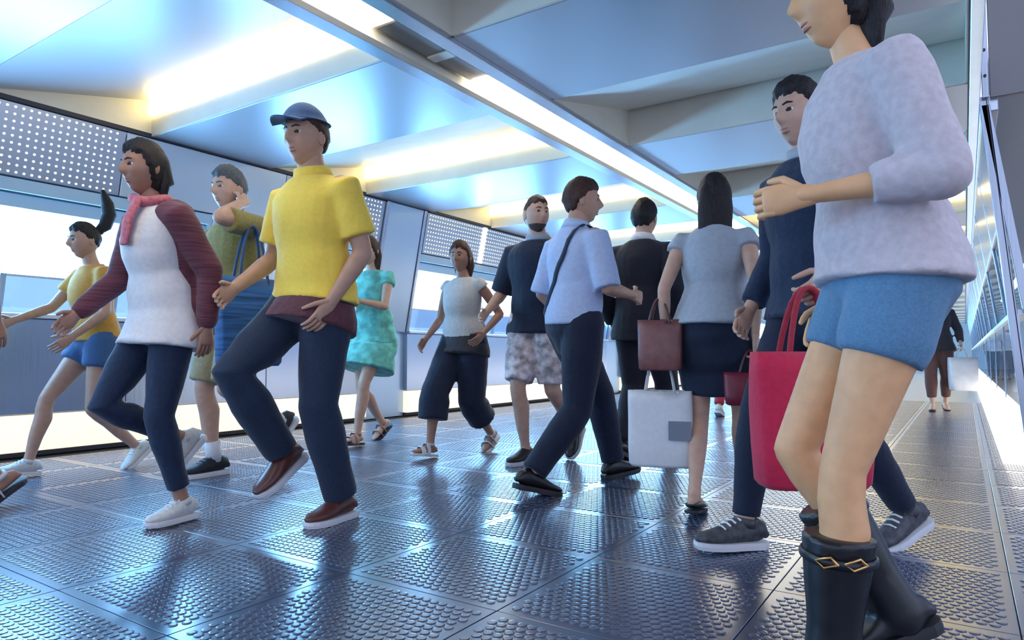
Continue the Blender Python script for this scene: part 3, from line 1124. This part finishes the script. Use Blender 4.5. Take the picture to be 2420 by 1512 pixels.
def bag(name, label, cat, top_pt, rz, w, h, d, m, mh, handle=.14, bulge=.25, taper=.06, hr=.007, group=None, crease=True):
    """open-topped bag hanging from top_pt by two loop handles"""
    loc = Vector(top_pt) - Vector((0, 0, handle + h))
    vs_, fs = [], []
    n = 28
    rows = [(0, .90), (.04, .98), (.3, 1.0), (.6, 1.0), (.85, 1.0), (1, .99)]
    def sq(a, p=.38):
        c, s_ = math.cos(a), math.sin(a)
        return math.copysign(abs(c) ** p, c), math.copysign(abs(s_) ** p, s_)
    rings = []
    for t, k in rows:
        ww = w / 2 * k * (1 + taper * t)
        dd = d / 2 * k * (1 + bulge * math.sin(math.pi * min(1, t * 1.05)) - .35 * t)
        rings.append(len(vs_))
        for i in range(n):
            x, y_ = sq(2 * math.pi * i / n)
            vs_.append((x * ww, y_ * dd + (.006 * math.sin(7 * t + 3 * x) if crease else 0), h * t))
    for t, k in ((1., .95), (.45, .90)):
        ww = w / 2 * k * (1 + taper * t)
        dd = d / 2 * k * .62
        rings.append(len(vs_))
        for i in range(n):
            x, y_ = sq(2 * math.pi * i / n)
            vs_.append((x * ww, y_ * dd, h * t - (.004 if t == 1 else 0)))
    for a, b in zip(rings, rings[1:]):
        for i in range(n):
            fs.append((a + i, a + (i + 1) % n, b + (i + 1) % n, b + i))
    fs.append(tuple(range(n))[::-1]); fs.append(tuple(rings[-1] + i for i in range(n)))
    o = empty(name, loc, rz)
    tag(o, label, cat, group)
    link('bag_body', raw('bag_body', (vs_, fs)), m, o)
    for sy in (-1, 1):
        loop('handle', mh, (-w * .24, sy * d * .28, h * .93), (w * .24, sy * d * .28, h * .93), handle + h * .07, o, hr, (0, -sy * d * .22, 0))
    return o

def phone(name, label, loc, R):
    o = empty(name, loc)
    o.rotation_euler = R.to_euler()
    tag(o, label, 'phone')
    put('phone_case', box(-.036, .036, -.004, .004, -.074, .074), mat('phone_case_dark', (.03, .035, .04), .3), o, .003)
    put('phone_screen', box(-.033, .033, .004, .0046, -.069, .069), mat('phone_screen_lit', (.05, .06, .07), .1, emit=(.6, .8, .9), strength=.6), o)
    put('camera_bump', box(.008, .028, -.0065, -.004, .045, .066), mat('phone_lens', (.01, .01, .012), .1), o, .001)
    return o

DN = (0, -1)
UPD = (0, 1)
PEOPLE = {}
R_, L_ = 0, 1

# passer-by whose back foot enters at the frame's edge
B = make_person('person in pale sandals stepping out of view at the left edge', 1.70, (-3.95, 1.06, 0), DN, False,
                [(.09, .30, 0, -.15, .1), (-.09, -.36, 0, .55, .1)], [(.06, .18, -.46, .3, 0), (.07, -.22, -.44, .3, 0)], SKIN_C, ('short', BLACKH), voxel=.010, detail=False)
top(B, NAVY, inf=.03); bottoms(B, BDENIM, to=1.25, leg_inf=.025, name='shorts'); shoes(B, STRAPW, DARK_SOLE, 'sandal')

# gold top
B = make_person('person in gold top and denim shorts with upswept ponytail, white sneakers', 1.60, (-4.56, 2.10, 0), DN, True,
                [(.08, .33, 0, -.1, .1), (-.08, -.30, 0, .65, .1)], [(.02, .36, -.30, .3, 0), (.06, .20, -.40, .3, 0)], SKIN_A,
                ('tail', BLACKH, [(0, -.05, .05), (0, -.075, .13), (0, -.06, .21), (0, -.03, .29)]), lean=.10, head=(0, -.1, 0))
top(B, GOLD, hem=.02, sleeve=.55); bottoms(B, BDENIM, to=.36, leg_inf=.02, name='shorts'); shoes(B, SNEAKW, WHITE_SOLE, 'sneaker', LACEW)

# white shirt and navy leggings
B = make_person('person in long white shirt, burgundy cardigan and navy leggings, grey-white sneakers', 1.64, (-2.93, 1.63, 0), DN, True,
                [(.09, -.24, .20, .75, 0), (-.09, -.05, 0, 0, .1)], [(.05, .22, -.42, .3, 0), (.08, -.10, -.47, .3, 0)], SKIN_C,
                ('long', BLACKH, .17), lean=.13, head=(0, -.04, 0))
top(B, WHITEC, hem=-.14, inf=.022, sleeve=0, flare=.02); bottoms(B, NAVYK, to=1.82, leg_inf=.008); shoes(B, SNEAKW, WHITE_SOLE, 'sneaker', LACEW)
# open cardigan: shell over the back and near arm
def cardigan(B, m):
    s = B.s
    buf = ([], [])
    for z0, z1 in ((-.10, .47),):
        pts, rad = [], []
        for z in np.linspace(z0, z1, 8):
            row = list(interp_rows(B.rows, max(z, -.03))); row[0] = z
            c, r = torso_ring(B, row, .042)
            pts.append(c - B.fw * .062 * s); rad.append((r[0] * 1.0, r[1] * .74))
        tube(buf, pts, rad, B.side, 20, (False, True))
    for A in B.arms:
        S, E, W = A['sh'], A['elb'], A['wr']
        tube(buf, [S - B.side * (A['sd'] * .04), S, S.lerp(E, .5), E], [.068, .070, .062, .056], B.fw, 14)
        tube(buf, [E, E.lerp(W, .5), E.lerp(W, .9)], [.054, .048, .042], B.fw, 14)
    return link('cardigan', fuse('cardigan', buf, .010, 3, .014), m, B.o)
cardigan(B, BURG)
tb = ([], [])
c0 = B.neck
tube(tb, [c0 + Vector((.07 * math.cos(a), .065 * math.sin(a) + .01, .012 * math.sin(2 * a))) for a in np.linspace(0, 2 * math.pi, 18)], [.024] * 18, (0, 0, 1), 10)
tube(tb, [c0 + Vector((-.03, .085, -.01)), c0 + Vector((-.035, .125, -.10)), c0 + Vector((-.03, .135, -.20))], [(.03, .016), (.035, .014), (.03, .008)], (1, 0, 0), 10)
link('scarf', raw('scarf', tb), cloth('rose_scarf', (.50, .14, .17), noise=.2), B.o)

# phone at the ear
B = make_person('person with hand at ear, olive shirt and khaki shorts, black sneakers', 1.84, (-3.67, 2.48, 0), DN, False,
                [(.11, .05, 0, 0, .05), (-.10, -.36, .16, .8, 0)], [(.06, .20, -.45, .35, 0), (-.035, .085, .13, .9, 0)], SKIN_B,
                ('short', GREYH), lean=.05, head=(.1, -.08, 0), armpole=(None, (.55, .75, -.7)))
top(B, OLIVE, hem=-.09, inf=.022, sleeve=.8); bottoms(B, KHAKI, to=.94, leg_inf=.032, name='shorts'); socks(B, SOCKW, .11); shoes(B, SNEAKB, WHITE_SOLE, 'sneaker', SNEAKB)
A = B.arms[L_]
phone('mobile_phone', 'dark mobile phone held at the ear by the olive-shirted person', wpt(B, A['palm'] + A['d'] * .02 * B.s + A['n'] * .002),
      Matrix((B.o.matrix_basis.to_3x3() @ A['t'], B.o.matrix_basis.to_3x3() @ -A['n'], B.o.matrix_basis.to_3x3() @ A['d'])).transposed())
p = wpt(B, Vector((-.28, .10, 1.14)))
bb = bag('shoulder_bag', 'blue striped fabric shoulder bag at the side of the olive-shirted person', 'bag', (p.x, p.y, 1.46), math.radians(82), .36, .50, .15,
         cloth('blue_striped_fabric', (.03, .11, .27), noise=.5, scale=9, aniso=(.3, .3, 5)), mat('blue_webbing', (.02, .07, .18), .6), handle=.30, hr=.009)

# yellow polo
B = make_person('tall person in yellow polo shirt over maroon undershirt, dark jeans, oxblood shoes', 1.80, (-2.41, 2.02, 0), DN, False,
                [(.09, .02, .15, .55, 0), (-.11, -.07, 0, 0, .08)], [(.05, .22, -.43, .35, 0), (.0, .06, -.50, .35, 0)], SKIN_A,
                ('short', BROWNH), lean=.05, head=(.12, -.05, 0))
top(B, YELLOW, hem=-.02, inf=.024, sleeve=.75, sleeve_inf=.022, flare=.02, name='polo_shirt'); collar(B, YELLOW)
top(B, MAROON, hem=-.13, inf=.012, sleeve=0, neck=.2, flare=.010, name='undershirt')
bottoms(B, DENIM, to=1.97, leg_inf=.016, end_inf=.030, name='jeans'); shoes(B, LEATHBR, WHITE_SOLE, 'slip')
# blue flat cap
vs_, fs = sph(32, 20)
out = [B.M(Vector((.075 * v.x, .096 * v.y, .119 * max(v.z, .42))) * 1.22) for v in vs_]
cap_ = link('cap', raw('cap', ([tuple(q) for q in out], fs)), cloth('blue_cap_cloth', (.03, .09, .22)), B.o)
tb = ([], [])
tube(tb, [B.M(Vector((x_, .085 + .075 * math.cos(x_ / .085 * 1.45), .060 - 2.2 * x_ * x_))) for x_ in np.linspace(-.075, .075, 9)], [(.004, .004)] * 9, (0, 0, 1), 8)
vs2, fs2 = [], []
for i, x_ in enumerate(np.linspace(-.074, .074, 11)):
    for y_, dz in ((.055, .012), (.085 + .085 * math.cos(x_ / .080 * 1.45), -.006)):
        for t in (0, -.006):
            vs2.append(tuple(B.M(Vector((x_, max(y_, .056), .062 - 2.0 * x_ * x_ + dz + t)))))
for i in range(10):
    b0, b1 = i * 4, i * 4 + 4
    fs2 += [(b0, b0 + 2, b1 + 2, b1), (b0 + 1, b1 + 1, b1 + 3, b0 + 3), (b0 + 2, b0 + 3, b1 + 3, b1 + 2), (b0, b1, b1 + 1, b0 + 1)]
fs2 += [(0, 1, 3, 2), (40, 42, 43, 41)]
link('cap_peak', raw('cap_peak', (vs2, fs2), False), MATS['blue_cap_cloth'], cap_)

# mint dress
B = make_person('person in short mint green dress looking down at a phone', 1.74, (-4.10, 4.06, 0), (.12, -1), True,
                [(.08, -.30, 0, .55, .05), (-.06, .28, 0, -.1, .05)], [(-.10, .34, -.20, .7, 0), (-.04, .35, -.22, .7, 0)], SKIN_B,
                ('long', BROWNH, .27), lean=.06, head=(0, -.38, 0))
top(B, MINT, hem=-.10, inf=.018, sleeve=.30, sleeve_inf=.014, name='dress_bodice'); skirt(B, MINT, waist=.14, hem=.60, flare=.05, name='dress_skirt')
shoes(B, mat('nude_leather', (.40, .24, .19), .4), DARK_SOLE, 'sandal')
ph_ = wpt(B, (B.arms[0]['palm'] + B.arms[1]['palm']) / 2 + Vector((0, .045, .035)))
phone('mobile_phone', 'mobile phone held in both hands by the person in mint dress', ph_, Matrix.Rotation(.5, 3, 'X') @ Matrix.Identity(3))

# cream top and culottes
B = make_person('person in cream top, charcoal waistband and wide navy culottes with sandals', 1.60, (-3.07, 3.96, 0), DN, True,
                [(.06, .32, 0, -.15, .1), (-.05, -.32, 0, .5, .1)], [(.08, .16, -.40, .3, 0), (.07, .06, -.36, .4, 0)], SKIN_C,
                ('long', BROWNH, .20), lean=.04, head=(.25, -.05, 0))
top(B, CREAMK, hem=.04, inf=.020, sleeve=.12, sleeve_inf=.012)
top(B, CHARC, hem=-.10, inf=.026, sleeve=0, neck=.08, flare=.02, name='waist_wrap')
bottoms(B, NAVY, waist=.05, to=1.52, inf=.02, leg_inf=.030, end_inf=.070, name='culottes'); shoes(B, STRAPW, WHITE_SOLE, 'sandal')

# bearded man in dark jacket
B = make_person('bearded person in dark navy jacket and white print shorts, black slip-ons', 1.78, (-2.38, 3.89, 0), DN, False,
                [(.08, .04, 0, 0, .05), (-.09, -.42, .06, .85, .05)], [(.08, .22, -.42, .4, 0), (.08, -.12, -.46, .4, 0)], SKIN_B,
                ('buzz', BROWNH), lean=.03, head=(1.05, .0, 0), beard=(.05, .03, .025))
top(B, NAVY, hem=-.10, inf=.036, sleeve=1.0, sleeve_inf=.030, name='jacket'); bottoms(B, PATT, to=.92, leg_inf=.034, name='shorts')
tb = ([], [])
A = B.arms[R_]
tube(tb, [A['sh'].lerp(A['elb'], t) for t in (.45, .8, 1.02)], [.070, .071, .070], B.fw, 18, (False, False))
link('red_sleeve_panel', raw('red_sleeve_panel', tb), REDT, B.o)
collar(B, GREYC); shoes(B, LEATHBK, WHITE_SOLE, 'slip')

# light blue shirt
B = make_person('person in light blue shirt with rolled sleeves and navy trousers walking away', 1.76, (-1.80, 3.31, 0), (.42, .9), False,
                [(.09, -.36, 0, .25, .05), (-.09, .36, 0, -.1, .05)], [(-.02, .27, -.30, .5, 0), (.02, .14, -.44, .4, 0)], SKIN_A,
                ('short', BROWNH), lean=.05, head=(-.5, 0, 0), hip_drop=.05)
sh_ = top(B, LBLUE, hem=.0, inf=.022, sleeve=1.0, sleeve_inf=.018, flare=.0); collar(B, LBLUE)
bottoms(B, NAVY, waist=.08, to=1.97, leg_inf=.022, end_inf=.026); shoes(B, LEATHBK, DARK_SOLE, 'slip')
strap_over(B, DENIM, 1, sh_, 'cross_body_strap')

# black suit
B = make_person('person in black suit seen from behind beyond the light blue shirt', 1.82, (-1.86, 4.44, 0), UPD, False,
                [(.09, .24, 0, 0, .05), (-.09, -.20, 0, .3, .05)], [(.06, .05, -.50, .4, 0), (.06, .05, -.50, .4, 0)], SKIN_A,
                ('short', BLACKH), lean=.02)
top(B, BLACKC, hem=-.12, inf=.032, sleeve=1.95, sleeve_inf=.022, name='suit_jacket'); collar(B, WHITEC)
bottoms(B, BLACKC, to=1.97, leg_inf=.022, end_inf=.026, name='suit_trousers'); shoes(B, LEATHBK, DARK_SOLE, 'slip')

# grey blouse, navy skirt, bags
B = make_person('person with long dark hair, grey blouse and navy skirt carrying bags', 1.60, (-.98, 3.20, 0), (-.10, 1), True,
                [(.075, .24, 0, 0, .02), (-.065, -.20, 0, .12, .02)], [(.04, -.06, -.46, .9, 0), (.07, -.06, -.46, .9, 0)], SKIN_B,
                ('long', BLACKH, .34), lean=.02, head=(.3, 0, 0))
top(B, GREYC, hem=.02, inf=.026, sleeve=.22, sleeve_inf=.016, flare=.03, name='blouse'); skirt(B, NAVY, waist=.10, hem=.555, flare=-.01)
shoes(B, LEATHBK, DARK_SOLE, 'flat')
hl_, hr_ = wpt(B, B.arms[1]['palm']), wpt(B, B.arms[0]['palm'])
wb = bag('shopping_bag', 'white paper shopping bag with grey printed block hanging beside navy skirt', 'bag', (hl_.x - .05, hl_.y - .02, hl_.z + .0), .25, .30, .36, .12,
         mat('white_paper', (.72, .73, .75), .45, noise=.03), mat('white_cord', (.7, .7, .7), .7), handle=.19, bulge=.0, taper=.02, hr=.004)
put('printed_block', box(.045, .150, -.0665, -.0655, .13, .22), mat('grey_print', (.20, .22, .28), .5), wb)
bag('handbag', 'brown leather handbag hanging at the elbow of the grey blouse wearer', 'bag', (hl_.x - .03, hl_.y - .06, .99), .2, .20, .24, .09,
    mat('brown_rose_leather', (.20, .075, .07), .4, noise=.15, bump=.1, scale=20), LEATHBR, handle=.10, hr=.006)
bag('small_red_pouch', 'small dark red pouch hanging in front of the navy skirt', 'bag', (hr_.x + .01, hr_.y - .01, hr_.z), .35, .24, .15, .09,
    mat('dark_red_leather', (.17, .012, .028), .4, noise=.1), LEATHBR, handle=.10, hr=.005)

# navy knit, red tote
B = make_person('tall person in navy sweater carrying a big red tote, grey sneakers', 1.80, (-.46, 2.80, 0), (-.63, -.78), False,
                [(.07, .30, 0, -.05, .05), (-.07, -.36, 0, .35, .05)], [(.06, .10, -.50, .4, 0), (.15, .24, -.43, .9, 0)], SKIN_B,
                ('short', BLACKH), lean=.06, head=(.15, -.12, 0), hip_drop=.04)
top(B, NAVYK, hem=-.08, inf=.028, sleeve=1.9, sleeve_inf=.020, name='sweater'); collar(B, GREYC)
bottoms(B, NAVY, to=1.93, leg_inf=.008); shoes(B, SNEAKG, WHITE_SOLE, 'sneaker', LACEW)
hp_ = wpt(B, B.arms[L_]['palm'])
bag('tote_bag', 'big crimson red tote bag hanging from the hand of the navy sweater wearer', 'bag', (hp_.x - .0, hp_.y - .05, hp_.z), .60, .34, .42, .16,
    cloth('crimson_canvas', (.62, .022, .070), noise=.06), REDC, handle=.20, hr=.010)

# nearest walker: denim shorts and black boots
B = make_person('nearest person in mauve grey top, blue denim shorts and black boots', 1.64, (-.14, 1.70, 0), (-.90, -.44), True,
                [(.06, -.06, .04, .4, 0), (-.06, .15, 0, 0, .02)], [(.0, .04, -.48, .4, 0), (-.02, .17, -.27, .8, 0)], SKIN_D,
                ('long', BLACKH, .20), lean=.10, head=(.1, -.1, 0), voxel=.007, hip_drop=.005)
top(B, MAUVE, hem=-.01, inf=.022, sleeve=1.5, sleeve_inf=.018, flare=.02, voxel=.009); bottoms(B, LDENIM, to=.40, leg_inf=.014, name='shorts', voxel=.009)
for L in B.legs:
    s = B.s * .92
    bf = ([], [])
    foot_loft(bf, L, s, 1.10, 1.02, 16)
    up = L['knee'] - L['ank']
    tube(bf, [L['ank'] - up * .05, L['ank'] + up * .2, L['ank'] + up * .45, L['ank'] + up * .66], [(.050, .056), (.050, .054), (.062, .066), (.070, .074)], (1, 0, 0), 20, (True, False))
    bo = link('boot', fuse('boot', bf, .008, 2, .006), LEATHBK, B.o)
    link('sole', raw('sole', sole_buf(L, s, .030), False), DARK_SOLE, bo)
    bk = ([], [])
    cc = L['ank'] + up * .56
    ax = up.normalized()
    tube(bk, [cc + rot_about(Vector((.072, 0, 0)), ax, t) for t in np.linspace(0, 2 * math.pi, 25)], [(.010, .005)] * 25, ax, 8)
    link('boot_strap', raw('boot_strap', bk), LEATHBK, bo)
    for dx in (-.03, .035):
        gb = ([], [])
        dirn = Vector((-1, .25 + dx * 12, 0)).normalized()
        c1 = cc + dirn * .078
        sd_ = ax.cross(dirn).normalized()
        q = [c1 + sd_ * .022, c1 + ax * .012 + sd_ * .008, c1 - sd_ * .022, c1 - ax * .012 - sd_ * .004, c1 + sd_ * .022]
        tube(gb, q, [.0030] * 5, dirn, 8)
        link('buckle', raw('buckle', gb), GOLDM, bo)

# down the corridor by the lit wall foot
B = make_person('distant person in dark patterned sleeves and brown trousers with a carrier bag', 1.60, (-.30, 10.48, 0), (.1, -1), True,
                [(.08, .12, 0, 0, .1), (-.08, -.14, 0, .3, .1)], [(.06, .10, -.44, .4, 0), (.10, .10, -.42, .8, 0)], SKIN_B, ('long', BROWNH, .2), voxel=.011, detail=False)
top(B, CHARC, hem=-.10, inf=.03, sleeve=1.8, voxel=.012); bottoms(B, BROWNT, to=1.75, leg_inf=.02, voxel=.012); shoes(B, mat('nude_leather', (.40, .24, .19), .4), DARK_SOLE, 'flat')
hp_ = wpt(B, B.arms[L_]['palm'])
bag('carrier_bag', 'white plastic carrier bag of the distant person by the glass wall', 'bag', (hp_.x + .03, hp_.y - .05, hp_.z), .2, .30, .42, .2,
    mat('white_film', (.72, .70, .70), .4, noise=.05, bump=.4, scale=12), mat('white_film_handle', (.7, .7, .7), .5), handle=.12, bulge=.4, hr=.006)
B = make_person('distant person in red trousers and white shoes far down the corridor', 1.68, (-2.33, 8.10, 0), UPD, False,
                [(.08, .16, 0, 0, .1), (-.08, -.16, 0, .3, .1)], [(.06, .10, -.46, .4, 0), (.06, -.10, -.46, .4, 0)], SKIN_A, ('short', BLACKH), voxel=.012, detail=False)
top(B, WHITEC, voxel=.013); bottoms(B, REDC, voxel=.013, to=1.9); shoes(B, SNEAKW, WHITE_SOLE)
for i, (x_, y_, hh, tm, bmz, lab) in enumerate((
        (.70, 24.6, 1.66, WHITEC, NAVY, 'person in white shirt and navy trousers behind the glass, leftmost of four'),
        (.82, 26.0, 1.72, LBLUE, DENIM, 'person in pale blue shirt behind the glass, second of four'),
        (1.00, 25.2, 1.70, WHITEC, BROWNT, 'person in white shirt and brown trousers behind the glass'),
        (1.16, 27.0, 1.74, GREYC, NAVY, 'person in grey top behind the glass, rightmost of four'))):
    B = make_person(lab, hh, (x_, y_, 0), DN, i % 2 == 0, [(.08, .18 * (-1) ** i, 0, 0, .1), (-.08, -.18 * (-1) ** i, 0, .2, .1)],
                    [(.06, .1, -.46, .4, 0), (.06, -.1, -.46, .4, 0)], SKIN_A, ('short', BLACKH), voxel=.018, detail=False, group='people walking behind the glass wall')
    top(B, tm, voxel=.018); bottoms(B, bmz, voxel=.018); shoes(B, LEATHBK, DARK_SOLE, 'slip')
